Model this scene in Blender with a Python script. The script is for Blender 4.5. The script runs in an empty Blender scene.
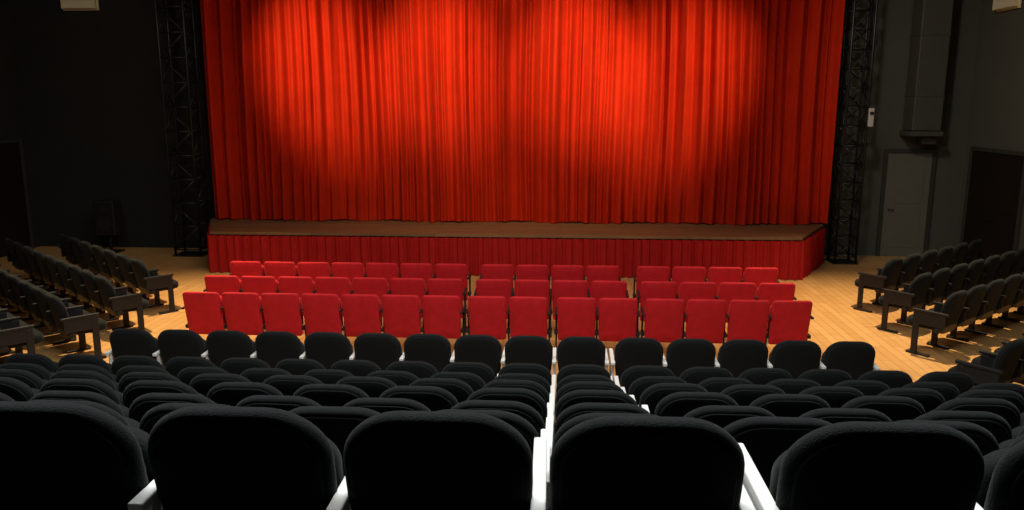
import bpy, bmesh, math, random
from mathutils import Vector, Matrix
random.seed(7)
sc = bpy.context.scene
sc.view_settings.view_transform = 'Standard'
sc.view_settings.look = 'None'

# ---------------------------------------------------------------- materials
def mat(name, col, rough=0.6, metal=0.0, noise=None, bump=None, sheen=0.0, sheen_tint=None, spec=0.5):
    m = bpy.data.materials.new(name); m.use_nodes = True
    nt = m.node_tree; b = nt.nodes['Principled BSDF']
    b.inputs['Base Color'].default_value = (*col, 1)
    b.inputs['Roughness'].default_value = rough
    b.inputs['Metallic'].default_value = metal
    b.inputs['Specular IOR Level'].default_value = spec
    if sheen:
        b.inputs['Sheen Weight'].default_value = sheen
        b.inputs['Sheen Roughness'].default_value = 0.4
        if sheen_tint: b.inputs['Sheen Tint'].default_value = (*sheen_tint, 1)
    tc = nt.nodes.new('ShaderNodeTexCoord')
    if noise:
        scale, amt = noise
        n = nt.nodes.new('ShaderNodeTexNoise'); n.inputs['Scale'].default_value = scale
        n.inputs['Detail'].default_value = 4
        nt.links.new(tc.outputs['Object'], n.inputs['Vector'])
        mx = nt.nodes.new('ShaderNodeMix'); mx.data_type = 'RGBA'
        mx.inputs[6].default_value = (*[c*(1-amt) for c in col], 1)
        mx.inputs[7].default_value = (*[min(1, c*(1+amt)) for c in col], 1)
        nt.links.new(n.outputs['Fac'], mx.inputs[0])
        nt.links.new(mx.outputs[2], b.inputs['Base Color'])
    if bump:
        scale, st = bump
        n = nt.nodes.new('ShaderNodeTexNoise'); n.inputs['Scale'].default_value = scale
        n.inputs['Detail'].default_value = 2
        nt.links.new(tc.outputs['Object'], n.inputs['Vector'])
        bp = nt.nodes.new('ShaderNodeBump'); bp.inputs['Strength'].default_value = st
        bp.inputs['Distance'].default_value = 0.004
        nt.links.new(n.outputs['Fac'], bp.inputs['Height'])
        nt.links.new(bp.outputs['Normal'], b.inputs['Normal'])
    return m

def wood(name, c1, c2, cm, rough, bw, rh, rot=0.0):
    m = bpy.data.materials.new(name); m.use_nodes = True
    nt = m.node_tree; b = nt.nodes['Principled BSDF']
    tc = nt.nodes.new('ShaderNodeTexCoord'); mp = nt.nodes.new('ShaderNodeMapping')
    mp.inputs['Rotation'].default_value = (0, 0, rot)
    nt.links.new(tc.outputs['Object'], mp.inputs['Vector'])
    br = nt.nodes.new('ShaderNodeTexBrick')
    br.inputs['Color1'].default_value = (*c1, 1); br.inputs['Color2'].default_value = (*c2, 1)
    br.inputs['Mortar'].default_value = (*cm, 1)
    br.inputs['Scale'].default_value = 1.0
    br.inputs['Brick Width'].default_value = bw; br.inputs['Row Height'].default_value = rh
    br.inputs['Mortar Size'].default_value = 0.004
    nt.links.new(mp.outputs['Vector'], br.inputs['Vector'])
    mp2 = nt.nodes.new('ShaderNodeMapping'); mp2.inputs['Scale'].default_value = (1.5, 18, 1)
    mp2.inputs['Rotation'].default_value = (0, 0, rot)
    nt.links.new(tc.outputs['Object'], mp2.inputs['Vector'])
    n = nt.nodes.new('ShaderNodeTexNoise'); n.inputs['Scale'].default_value = 1.5; n.inputs['Detail'].default_value = 5
    nt.links.new(mp2.outputs['Vector'], n.inputs['Vector'])
    rp = nt.nodes.new('ShaderNodeMapRange')
    rp.inputs['To Min'].default_value = 0.65; rp.inputs['To Max'].default_value = 1.3
    nt.links.new(n.outputs['Fac'], rp.inputs['Value'])
    vm = nt.nodes.new('ShaderNodeVectorMath'); vm.operation = 'SCALE'
    nt.links.new(br.outputs['Color'], vm.inputs[0]); nt.links.new(rp.outputs['Result'], vm.inputs['Scale'])
    nt.links.new(vm.outputs['Vector'], b.inputs['Base Color'])
    b.inputs['Roughness'].default_value = rough
    return m

M_black = mat('black_fabric', (0.0130, 0.0140, 0.0145), 0.95, noise=(60, 0.4), bump=(220, 0.8), sheen=0.12, sheen_tint=(0.6, 0.66, 0.66), spec=0.08)
M_shell = mat('black_plastic', (0.012, 0.012, 0.013), 0.5)
M_arm = mat('light_grey_armrest', (0.72, 0.72, 0.70), 0.5)
M_darkmetal = mat('dark_metal', (0.012, 0.012, 0.013), 0.5, 0.0, spec=0.3)
M_red = mat('red_upholstery', (0.47, 0.008, 0.015), 0.75, noise=(9, 0.3), bump=(200, 0.4), sheen=0.2, sheen_tint=(1, 0.3, 0.25), spec=0.25)
M_curt = mat('red_velvet', (0.47, 0.019, 0.004), 0.85, noise=(3, 0.18), bump=(80, 0.3), sheen=0.05, sheen_tint=(1, 0.25, 0.1), spec=0.08)
M_skirt = mat('red_skirt_cloth', (0.33, 0.007, 0.007), 0.85, noise=(6, 0.15), bump=(80, 0.3), spec=0.2)
M_wallL = mat('black_wall_paint', (0.011, 0.011, 0.0095), 0.9, noise=(2, 0.3))
M_wallR = mat('charcoal_wall_paint', (0.070, 0.073, 0.060), 0.85, noise=(2, 0.15))
M_door = mat('grey_door_paint', (0.12, 0.12, 0.10), 0.6, noise=(3, 0.15))
M_doordark = mat('dark_door_paint', (0.012, 0.007, 0.006), 0.6, spec=0.2)
M_frame = mat('door_frame_paint', (0.03, 0.031, 0.026), 0.6)
M_duct = mat('painted_duct_steel', (0.055, 0.057, 0.048), 0.6, 0.0, noise=(5, 0.2))
M_truss = mat('black_truss_steel', (0.03, 0.03, 0.032), 0.4, 0.6)
M_floor = wood('parquet_floor', (0.62, 0.34, 0.125), (0.54, 0.28, 0.095), (0.24, 0.12, 0.05), 0.38, 1.2, 0.13, math.radians(90))
M_stage = wood('stage_boards', (0.22, 0.115, 0.05), (0.16, 0.085, 0.037), (0.05, 0.025, 0.01), 0.5, 2.4, 0.16)
M_carpet = mat('dark_riser_carpet', (0.02, 0.02, 0.02), 0.95, bump=(150, 0.5))
M_cream = mat('cream_plastic', (0.75, 0.68, 0.45), 0.5)
M_lens = mat('frosted_diffuser', (0.8, 0.75, 0.55), 0.3)
M_white = mat('white_label', (0.5, 0.5, 0.48), 0.5)

# ---------------------------------------------------------------- mesh helpers
class MB:
    def __init__(s): s.bm = bmesh.new(); s.mats = []
    def mi(s, m):
        if m not in s.mats: s.mats.append(m)
        return s.mats.index(m)
    def box(s, c, size, m, bevel=0.0, rot=None, seg=2):
        old = set(s.bm.faces)
        r = bmesh.ops.create_cube(s.bm, size=1.0)
        vs = r['verts']
        for v in vs:
            v.co = Vector((v.co.x*size[0], v.co.y*size[1], v.co.z*size[2]))
        if bevel:
            es = list({e for v in vs for e in v.link_edges})
            bmesh.ops.bevel(s.bm, geom=es, offset=bevel, segments=seg, affect='EDGES', profile=0.5)
        fs = [f for f in s.bm.faces if f not in old]
        vs = list({v for f in fs for v in f.verts})
        k = s.mi(m)
        for f in fs: f.material_index = k
        R = rot.to_matrix().to_3x3() if rot is not None else Matrix.Identity(3)
        for v in vs: v.co = R @ v.co + Vector(c)
        return vs
    def tube(s, a, b, r, m, n=8):
        a = Vector(a); b = Vector(b); d = b-a; L = d.length
        if L < 1e-6: return
        q = d.to_track_quat('Z', 'Y').to_matrix()
        k = s.mi(m); A = []; B = []
        for i in range(n):
            t = 2*math.pi*i/n; p = q @ Vector((math.cos(t)*r, math.sin(t)*r, 0))
            A.append(s.bm.verts.new(a+p)); B.append(s.bm.verts.new(b+p))
        for i in range(n):
            f = s.bm.faces.new((A[i], A[(i+1) % n], B[(i+1) % n], B[i])); f.material_index = k; f.smooth = True
        s.bm.faces.new(A[::-1]).material_index = k
        s.bm.faces.new(B).material_index = k
    def pad(s, outline, th, m, xf, bulge=0.012, edge=0.03):
        cx = sum(p[0] for p in outline)/len(outline); cz = sum(p[1] for p in outline)/len(outline)
        hw = max(abs(p[0]-cx) for p in outline); hz = max(abs(p[1]-cz) for p in outline)
        rings = []
        e = min(edge, th*0.5)
        def ring(inset, y):
            kx = 1-inset/hw; kz = 1-inset/hz
            return [s.bm.verts.new(xf(Vector((cx+(p[0]-cx)*kx, y, cz+(p[1]-cz)*kz)))) for p in outline]
        prof = []
        prof += [(hw*0.55*min(1, hz/hw), -bulge), (hw*0.28*min(1, hz/hw), -bulge*0.8)]
        for i in range(5):
            t = math.pi/2*i/4
            prof.append((e*(1-math.sin(t)), e*(1-math.cos(t))))
        for i in range(1, 5):
            t = math.pi/2*i/4
            prof.append((e*(1-math.cos(t)), th-e+e*math.sin(t)))
        prof += [(hw*0.28*min(1, hz/hw), th+bulge*0.8), (hw*0.55*min(1, hz/hw), th+bulge)]
        for i, y in prof: rings.append(ring(i, y))
        k = s.mi(m); n = len(outline)
        for a, b in zip(rings[:-1], rings[1:]):
            for i in range(n):
                f = s.bm.faces.new((a[i], a[(i+1) % n], b[(i+1) % n], b[i])); f.material_index = k; f.smooth = True
        for rg, y in ((rings[0], -bulge*1.05), (rings[-1], th+bulge*1.05)):
            c = s.bm.verts.new(xf(Vector((cx, y, cz))))
            for i in range(n):
                f = s.bm.faces.new((rg[i], rg[(i+1) % n], c)); f.material_index = k; f.smooth = True
    def grid(s, P, m, smooth=True):
        k = s.mi(m)
        V = [[s.bm.verts.new(p) for p in row] for row in P]
        for i in range(len(V)-1):
            for j in range(len(V[0])-1):
                f = s.bm.faces.new((V[i][j], V[i][j+1], V[i+1][j+1], V[i+1][j])); f.material_index = k; f.smooth = smooth
    def prism(s, poly, z0, z1, m, mtop=None):
        k = s.mi(m); kt = s.mi(mtop) if mtop else k
        A = [s.bm.verts.new((p[0], p[1], z0)) for p in poly]; B = [s.bm.verts.new((p[0], p[1], z1)) for p in poly]
        n = len(poly)
        for i in range(n):
            s.bm.faces.new((A[i], A[(i+1) % n], B[(i+1) % n], B[i])).material_index = k
        s.bm.faces.new(A[::-1]).material_index = k
        s.bm.faces.new(B).material_index = kt
    def mesh(s, name):
        bmesh.ops.recalc_face_normals(s.bm, faces=s.bm.faces[:])
        me = bpy.data.meshes.new(name); s.bm.to_mesh(me); s.bm.free()
        for m in s.mats: me.materials.append(m)
        return me
    def obj(s, name, loc=(0, 0, 0), rz=0):
        return put(s.mesh(name), name, loc, rz)
def put(me, name, loc=(0, 0, 0), rz=0):
    o = bpy.data.objects.new(name, me); o.location = loc; o.rotation_euler = (0, 0, rz)
    sc.collection.objects.link(o); return o

# ---------------------------------------------------------------- room
XL, XR, YB, YF, ZC = -12.0, 8.5, 17.5, -3.0, 8.0
def slab(name, c, size, m):
    b = MB(); b.box(c, size, m); return b.obj(name)
slab('floor', ((XL+XR)/2, (YB+YF)/2, -0.1), (XR-XL+0.6, YB-YF+0.6, 0.2), M_floor)
slab('ceiling', ((XL+XR)/2, (YB+YF)/2, ZC+0.1), (XR-XL+0.6, YB-YF+0.6, 0.2), M_wallL)
slab('wall_left', (XL-0.1, (YB+YF)/2, ZC/2), (0.2, YB-YF+0.4, ZC), M_wallL)
slab('wall_right', (XR+0.1, (YB+YF)/2, ZC/2), (0.2, YB-YF+0.4, ZC), M_wallR)
slab('wall_rear', ((XL+XR)/2, YF-0.1, ZC/2), (XR-XL, 0.2, ZC), M_wallL)
b = MB()
b.box(((XL-1.0)/2, YB+0.1, ZC/2), (-1.0-XL, 0.2, ZC), M_wallL)
b.box(((XR-1.0)/2, YB+0.1, ZC/2), (XR+1.0, 0.2, ZC), M_wallR)
b.obj('wall_stage')
slab('baseboard_left', (XL+0.012, (YB+YF)/2-2, 0.06), (0.02, YB-YF-4.6, 0.12), M_frame)
slab('baseboard_right', (XR-0.012, (YB+YF)/2-2, 0.06), (0.02, YB-YF-4.6, 0.12), M_frame)

def door(cx, y, w, h, leafm, leaves=1):
    b = MB(); d = 0.05
    b.box((cx-w/2-0.04, y-d/2, h/2), (0.08, d, h), M_frame, 0.006)
    b.box((cx+w/2+0.04, y-d/2, h/2), (0.08, d, h), M_frame, 0.006)
    b.box((cx, y-d/2, h+0.04), (w+0.16, d, 0.08), M_frame, 0.006)
    lw = w/leaves
    for i in range(leaves):
        x = cx-w/2+lw*(i+0.5)
        b.box((x, y-0.015, h/2), (lw-0.01, 0.03, h-0.01), leafm, 0.004)
        b.box((x, y-0.033, h*0.72), (lw*0.7, 0.008, h*0.40), leafm, 0.003)
        b.box((x, y-0.033, h*0.27), (lw*0.7, 0.008, h*0.36), leafm, 0.003)
        hx = x+lw*0.40*(1 if i == 0 and leaves == 2 else -1)
        b.tube((hx, y-0.03, 1.02), (hx, y-0.09, 1.02), 0.012, M_darkmetal)
        b.tube((hx, y-0.085, 1.02), (hx+0.11, y-0.085, 1.02), 0.01, M_darkmetal)
    return b
door(0, 0, 0.92, 2.22, M_door).obj('door_1', (7.36, YB-0.004, 0))
door(0, 0, 1.9, 2.30, M_doordark, 2).obj('door_2', (XR-0.004, 16.2, 0), -math.pi/2)
door(0, 0, 1.9, 2.40, M_doordark, 2).obj('door_3', (XL+0.004, 16.2, 0), math.pi/2)

# ventilation duct
b = MB(); dx = 7.42
b.box((dx, YB-0.29, 5.3), (0.58, 0.5, 5.2), M_duct, 0.02)
for z in (3.4, 4.6, 5.8, 7.0):
    b.box((dx, YB-0.29, z), (0.60, 0.52, 0.03), M_duct, 0.006)
b.box((dx, YB-0.29, 2.64), (0.66, 0.54, 0.10), M_duct, 0.01)
b.box((dx+0.15, YB-0.25, 2.50), (0.3, 0.3, 0.16), M_duct, 0.03)
b.obj('ventilation_duct')

# loudspeaker on left
b = MB()
b.box((0, 0, 0), (0.46, 0.34, 0.75), M_shell, 0.02)
b.box((0, -0.175, 0), (0.40, 0.012, 0.68), M_darkmetal, 0.003)
b.tube((0, -0.178, -0.12), (0, -0.19, -0.12), 0.15, M_shell, 20)
b.tube((0, -0.178, 0.2), (0, -0.19, 0.2), 0.07, M_shell, 16)
b.tube((0, 0, -0.37), (0, 0, -0.75), 0.03, M_darkmetal)
b.box((0, 0, -0.77), (0.4, 0.4, 0.03), M_darkmetal, 0.005)
b.obj('loudspeaker', (-9.95, 16.9, 0.785))

def elight(loc, rz):
    b = MB()
    b.box((0, -0.025, 0), (0.80, 0.04, 0.26), M_cream, 0.01)
    b.box((0, -0.085, -0.01), (0.72, 0.10, 0.18), M_lens, 0.03)
    b.box((-0.35, -0.085, 0), (0.06, 0.11, 0.2), M_cream, 0.01)
    b.box((0.35, -0.085, 0), (0.06, 0.11, 0.2), M_cream, 0.01)
    b.obj('emergency_light', loc, rz)
elight((-10.45, YB-0.002, 5.36), 0)
elight((XR-0.002, 16.4, 5.13), -math.pi/2)

# ---------------------------------------------------------------- stage
SH = 0.80
poly = [(-7.58, 17.45), (-7.46, 16.65), (-6.78, 15.05), (4.46, 15.05), (5.34, 16.65), (5.42, 17.45)]
b = MB(); b.prism(poly, 0.0, SH-0.05, M_carpet)
big = [(-7.63, 17.45), (-7.52, 16.62), (-6.81, 14.98), (4.50, 14.98), (5.40, 16.62), (5.48, 17.45)]
b.prism(big, SH-0.05, SH, M_stage)
b.obj('stage')
def pleated(path, z0, z1, m, amp, wl, seed, nz=8):
    rnd = random.Random(seed)
    pts = [Vector((p[0], p[1], 0)) for p in path]
    segs = []; tot = 0
    for a, c in zip(pts[:-1], pts[1:]):
        L = (c-a).length; segs.append((tot, L, a, c)); tot += L
    n = int(tot/(wl/12)); ph = [rnd.uniform(0, 6.28) for _ in range(5)]
    cols = []
    for i in range(n+1):
        s_ = tot*i/n
        for st, L, a, c in segs:
            if s_ <= st+L+1e-6: break
        d = (c-a).normalized(); p = a+d*(s_-st); nr = Vector((d.y, -d.x, 0))
        cols.append((s_, p, nr))
    P = []
    for k in range(nz+1):
        f = k/nz; z = z0+(z1-z0)*f; row = []
        for s_, p, nr in cols:
            w = 2*math.pi*s_/wl + 1.6*math.sin(s_*1.7+ph[0])+1.1*math.sin(s_*4.1+ph[1])
            o_ = amp*(math.sin(w)*(1-0.15*f) + 0.35*math.sin(2.3*w+ph[2]+0.8*f)) + amp*0.3*(1-f)*math.sin(s_*9+ph[3])
            row.append(p+nr*o_+Vector((0, 0, z)))
        P.append(row)
    b = MB(); b.grid(P, m); return b
b = pleated([(-7.50, 16.60), (-6.81, 14.93), (4.50, 14.93), (5.42, 16.60)], 0.01, SH-0.06, M_skirt, 0.036, 0.19, 3)
b.obj('stage_skirt')

def curtain():
    x0, x1, z0, z1, Y = -7.42, 5.46, SH+0.02, 7.6, 16.62
    rnd = random.Random(11)
    xs = []; x = x0
    while x < x1:
        w = rnd.choice((rnd.uniform(0.12, 0.20), rnd.uniform(0.20, 0.36)))
        xs.append((x, w, min(1.4, 0.35+w*3.6)*rnd.uniform(0.75, 1.25), rnd.uniform(-1, 1))); x += w
    N = 2300; nz = 24; P = []
    ph = [rnd.uniform(0, 6.28) for _ in range(6)]
    F = []; j = 0
    for i in range(N+1):
        x = x0+(x1-x0)*i/N
        while j < len(xs)-1 and x >= xs[j][0]+xs[j][1]: j += 1
        a, w, A, sk = xs[j]; t = min(1, max(0, (x-a)/w))
        t = t**(1+0.5*sk) if sk > 0 else 1-(1-t)**(1-0.5*sk)
        F.append(A*(0.5-0.5*math.cos(2*math.pi*t))**0.85)
    for k in range(nz+1):
        f = k/nz; z = z0+(z1-z0)*f; row = []
        for i in range(N+1):
            x = x0+(x1-x0)*i/N
            sf = 5*math.sin(z*0.8+x*0.9)+i; q = min(N-1, max(0, int(sf))); fr = min(1, max(0, sf-q))
            Fv = F[q]*(1-fr)+F[q+1]*fr
            y = 0.165*Fv*(0.82+0.18*math.sin(z*0.6+x*2)) + 0.008*math.sin(x*57+ph[0]+0.4*math.sin(z+x*3)) + 0.06*math.sin(x*2.1+ph[2]) + 0.035*math.sin(x*6.3+ph[4])
            y += 0.02*(1-f)**4*math.sin(x*26+ph[3])
            row.append((x, Y-y, z+(0.012*math.sin(x*5) if k == 0 else 0)))
        P.append(row)
    b = MB(); b.grid(P, M_curt); return b
b = curtain()
b.tube((-7.55, 16.62, 7.65), (5.6, 16.62, 7.65), 0.04, M_truss)
b.obj('stage_curtain')

def truss(loc, w, d, H):
    b = MB(); r = 0.026
    cs = [(-w/2, -d/2), (w/2, -d/2), (w/2, d/2), (-w/2, d/2)]
    for c in cs: b.tube((*c, 0.02), (*c, H), r, M_truss, 10)
    z = 0.15; st = w*0.9; k = 0
    while z+st < H:
        for i in range(4):
            a, c = cs[i], cs[(i+1) % 4]
            b.tube((*a, z), (*c, z), 0.014, M_truss, 6)
            p, q = (a, c) if k % 2 == 0 else (c, a)
            b.tube((*p, z), (*q, z+st), 0.014, M_truss, 6)
        z += st; k += 1
    b.box((0, 0, 0.012), (w+0.1, d+0.1, 0.024), M_truss, 0.004)
    b.obj('truss_tower', loc)
truss((-8.02, 16.75, 0), 0.56, 0.45, 7.8)
truss((5.86, 16.75, 0), 0.42, 0.42, 7.8)
b = MB(); b.box((0, 0, 0), (0.10, 0.06, 0.36), M_white, 0.01); b.box((0, -0.035, 0.08), (0.07, 0.02, 0.06), M_shell, 0.003)
b.box((-0.0, 0.05, 0), (0.06, 0.05, 0.2), M_darkmetal, 0.003)
b.obj('junction_box', (6.10, 16.44, 2.98))

# ---------------------------------------------------------------- raked platform
rowY = [8.03, 7.13, 6.28, 5.40, 4.53, 3.66, 2.80, 1.90]
lev = [0, 0, 0.198, 0.458, 0.718, 0.975, 1.270, 1.626]
b = MB()
for i in range(2, 8):
    y1 = rowY[i]+0.60
    y0 = rowY[i+1]+0.60 if i < 7 else YF+0.05
    b.prism([(-6.1, y0), (4.15, y0), (4.15, y1), (-6.1, y1)], 0.0, lev[i], M_carpet)
    b.box((-0.975, y1-0.012, lev[i]-0.012), (10.25, 0.03, 0.022), M_darkmetal)
b.obj('raked_seating_platform')

# ---------------------------------------------------------------- seats
def back_outline(w=0.51, H=0.54, rx=0.165, rz=0.14, bx=0.08, bz=0.10, crown=0.016, taper=0.12, n=12):
    hw = w/2; pts = []
    def arc(cx, cz, ax, az, t0, t1, n=n):
        for i in range(n+1):
            t = t0+(t1-t0)*i/n; pts.append((cx+ax*math.cos(t), cz+az*math.sin(t)))
    arc(hw-rx, H-rz, rx, rz, 0, math.pi/2)
    arc(-hw+rx, H-rz, rx, rz, math.pi/2, math.pi)
    for k in (0.8, 0.6, 0.4): pts.append((-hw, bz+(H-rz-bz)*k))
    arc(-hw+bx, bz, bx, bz, math.pi, 1.5*math.pi, 6)
    arc(hw-bx, bz, bx, bz, 1.5*math.pi, 2*math.pi, 6)
    for k in (0.4, 0.6, 0.8): pts.append((hw, bz+(H-rz-bz)*k))
    out = []
    for x, z in pts:
        s_ = min(1, z/(H*0.6)); s_ = s_*s_*(3-2*s_)
        x *= 1-taper*(1-s_)
        if z > H-rz: z += crown*(1-(x/hw)**2)
        out.append((x, z))
    return out

def black_seat(name, armm, both=False, down=False, pitch=0.54):
    b = MB()
    z0 = 0.33; lean = 0.22; yb = 0.12
    def xf(p):
        return Vector((p.x, yb+p.y+0.32*p.x*p.x-lean*p.z, z0+p.z))
    ol = back_outline()
    b.pad(ol, 0.068, M_black, xf, 0.010, 0.033)
    def xfr(p): return xf(Vector((p.x, p.y-0.007, p.z)))
    b.pad([(x*0.90, 0.028+z*0.90) for x, z in ol], 0.03, M_black, xfr, 0.007, 0.008)
    b.pad([(x*0.80, -0.02+z*0.22) for x, z in ol], 0.03, M_shell, xfr, 0.004, 0.01)
    so = back_outline(w=0.47, H=0.44, rx=0.10, rz=0.10, bx=0.05, bz=0.05, crown=0.01, taper=0.04)
    if down:
        def sx(p): return Vector((p.x, 0.16+p.z, 0.47-p.y))
        b.pad(so, 0.12, M_black, sx, 0.01, 0.05)
    else:
        def sx(p): return Vector((p.x, 0.22-0.14*p.z+p.y, 0.34+p.z*0.9))
        b.pad(so, 0.10, M_black, sx, 0.006, 0.04)
    b.box((0, 0.15, 0.36), (pitch-0.06, 0.05, 0.05), M_darkmetal, 0.008)
    for s in ([1, -1] if both else [1]):
        x = s*pitch/2
        if down:
            b.box((x, 0.25, 0.60), (0.048, 0.46, 0.035), armm, 0.008)
            b.box((x, 0.25, 0.50), (0.024, 0.40, 0.17), M_darkmetal, 0.008)
            b.box((x, 0.42, 0.29), (0.030, 0.085, 0.57), M_darkmetal, 0.01)
            b.box((x, 0.36, 0.015), (0.05, 0.30, 0.03), M_darkmetal, 0.008)
        else:
            b.box((x, 0.26, 0.60), (0.042, 0.50, 0.032), armm, 0.006)
            b.box((x, 0.26, 0.44), (0.028, 0.38, 0.29), armm, 0.008)
            b.box((x, 0.24, 0.16), (0.030, 0.09, 0.30), M_darkmetal, 0.008)
            b.box((x, 0.24, 0.015), (0.05, 0.34, 0.03), M_darkmetal, 0.008)
        b.box((x*0.965, 0.15, 0.37), (0.035, 0.07, 0.06), M_darkmetal, 0.006)
    return b.mesh(name)
me_b = black_seat('theater_seat_mesh', M_arm)
me_b2 = black_seat('theater_seat_end_mesh', M_arm, both=True)
me_s = black_seat('side_seat_mesh', M_darkmetal, down=True, pitch=0.56)
me_s2 = black_seat('side_seat_end_mesh', M_darkmetal, both=True, down=True, pitch=0.56)

for i, (Y, z) in enumerate(zip(rowY, lev)):
    nl = [9, 10, 10, 10, 9, 8, 7, 6][i]; nr = [6, 7, 7, 7, 7, 7, 6, 5][i]
    for k in range(nl):
        x = -0.320-k*0.54
        put(me_b2 if k == nl-1 else me_b, 'black_theater_seat', (x, Y, z), random.uniform(-0.012, 0.012))
    for k in range(nr):
        x = 0.235+k*0.54+(0.062 if k > 0 else 0)
        put(me_b2 if k == 1 else me_b, 'black_theater_seat', (x, Y, z), random.uniform(-0.012, 0.012))

def red_seat(name, both=False, pitch=0.53):
    b = MB(); lean = 0.20; z0 = 0.22; yb = 0.11
    def xf(p): return Vector((p.x, yb+p.y+0.10*p.x*p.x-lean*p.z, z0+p.z))
    ol = back_outline(w=0.495, H=0.61, rx=0.045, rz=0.045, bx=0.03, bz=0.03, crown=0.006, taper=0.03, n=6)
    b.pad(ol, 0.07, M_red, xf, 0.014, 0.028)
    so = back_outline(w=0.45, H=0.42, rx=0.06, rz=0.06, bx=0.04, bz=0.04, crown=0.004, taper=0.0, n=6)
    def sx(p): return Vector((p.x, 0.215-0.12*p.z+p.y, 0.32+p.z))
    b.pad(so, 0.09, M_red, sx, 0.008, 0.035)
    b.box((0, 0.14, 0.33), (pitch-0.04, 0.04, 0.04), M_darkmetal, 0.006)
    for s in ([1, -1] if both else [1]):
        x = s*pitch/2
        b.box((x, 0.23, 0.60), (0.034, 0.40, 0.03), M_darkmetal, 0.01)
        b.box((x, 0.23, 0.30), (0.022, 0.06, 0.58), M_darkmetal, 0.006)
        b.box((x, 0.20, 0.015), (0.04, 0.42, 0.03), M_darkmetal, 0.008)
        b.box((x, 0.17, 0.33), (0.05, 0.10, 0.05), M_darkmetal, 0.006)
    return b.mesh(name)
me_r = red_seat('red_seat_mesh'); me_r2 = red_seat('red_seat_end_mesh', True)
for Y, x0, pitch, ex in ((9.95, -4.72, 0.531, {7: 0.07, 9: 0.09, 11: 0.06}), (10.95, -4.87, 0.541, {7: 0.15, 11: 0.15}), (12.00, -4.93, 0.541, {7: 0.18, 11: 0.22})):
    x = x0
    for k in range(15):
        if k: x += pitch+ex.get(k, 0)
        put(me_r2 if k in ex or k == 0 else me_r, 'red_theater_seat', (x, Y, 0), random.uniform(-0.035, 0.035))

ang = math.radians(40.5)
for (x, y, n) in ((-6.42, 11.66, 7), (-6.25, 10.40, 9), (-6.25, 9.30, 8), (-6.72, 8.70, 7)):
    for k in range(n):
        p = (x-(0.28+k*0.56)*math.cos(ang), y+(0.28+k*0.56)*math.sin(ang), 0)
        put(me_s2 if k == n-1 else me_s, 'black_side_seat', p, -ang)
for (x, y, n) in ((5.08, 12.45, 6), (5.02, 11.30, 7), (4.98, 10.20, 7), (4.50, 8.00, 6)):
    for k in range(n):
        p = (x+(0.28+k*0.56)*math.cos(ang), y+(0.28+k*0.56)*math.sin(ang), 0)
        if p[0] > XR-0.5: continue
        put(me_s2 if k == 0 else me_s, 'black_side_seat', p, ang)

# ---------------------------------------------------------------- lights
def spot(loc, tgt, e, col, size, blend, r=0.08):
    l = bpy.data.lights.new('stage_or_fill_spot', 'SPOT'); l.energy = e; l.color = col
    l.spot_size = math.radians(size); l.spot_blend = blend; l.shadow_soft_size = r
    o = bpy.data.objects.new('stage_or_fill_spotlight', l); o.location = loc
    o.rotation_euler = (Vector(tgt)-Vector(loc)).to_track_quat('-Z', 'Y').to_euler()
    sc.collection.objects.link(o)
def area(loc, tgt, e, col, sx, sy):
    l = bpy.data.lights.new('house_light', 'AREA'); l.shape = 'RECTANGLE'; l.size = sx; l.size_y = sy
    l.energy = e; l.color = col
    o = bpy.data.objects.new('house_light_panel', l); o.location = loc
    o.rotation_euler = (Vector(tgt)-Vector(loc)).to_track_quat('-Z', 'Y').to_euler()
    sc.collection.objects.link(o)
W = (1, 0.82, 0.45)
for x, xt, zt, e, sz in ((-6.8, -4.85, 3.9, 3600, 29), (-3.2, -2.5, 3.9, 2900, 28), (-0.4, 0.3, 3.9, 3100, 28), (4.6, 2.3, 3.7, 3200, 29), (-1.0, -1.1, 3.4, 850, 64)):
    spot((x, 10.6, 7.6), (xt, 16.6, zt), e, W, sz, 1.0)
area((-1, 11.0, 7.6), (-1, 12.5, 0), 180, (1, 0.8, 0.55), 8, 1.5)
spot((-6.5, 11.5, 7.6), (-6.3, 11.3, 0), 3800, (1, 0.78, 0.45), 60, 0.9)
spot((5.0, 12.0, 7.6), (5.2, 11.8, 0), 3600, (1, 0.79, 0.47), 60, 0.9)
spot((-1, 7.0, 7.6), (-1, 10.7, 0.5), 650, (1, 0.85, 0.7), 80, 0.9, 0.3)
area((-0.5, 4.4, 7.7), (-0.5, 3.0, 1.5), 780, (0.95, 1, 0.98), 7, 1.2)
spot((3.0, 11.0, 7.6), (8.2, 17.5, 2.5), 430, (1, 0.95, 0.8), 50, 0.9, 0.3)  # added fill light washing the right wall, not a stage lamp
spot((-7.0, 9.5, 7.6), (-11, 17.5, 3), 230, (1, 0.95, 0.8), 60, 0.9, 0.3)  # weak added fill that lifts the dark left wall
w = bpy.data.worlds.new('World'); sc.world = w; w.use_nodes = True
w.node_tree.nodes['Background'].inputs[0].default_value = (0.02, 0.02, 0.02, 1)

# ---------------------------------------------------------------- camera
cam = bpy.data.cameras.new('Camera'); cam.lens = 28.125; cam.sensor_width = 36
co = bpy.data.objects.new('Camera', cam); co.location = (0, 0, 3.3)
co.rotation_euler = (math.radians(90-10.9), 0, math.radians(3.5))
sc.collection.objects.link(co); sc.camera = co
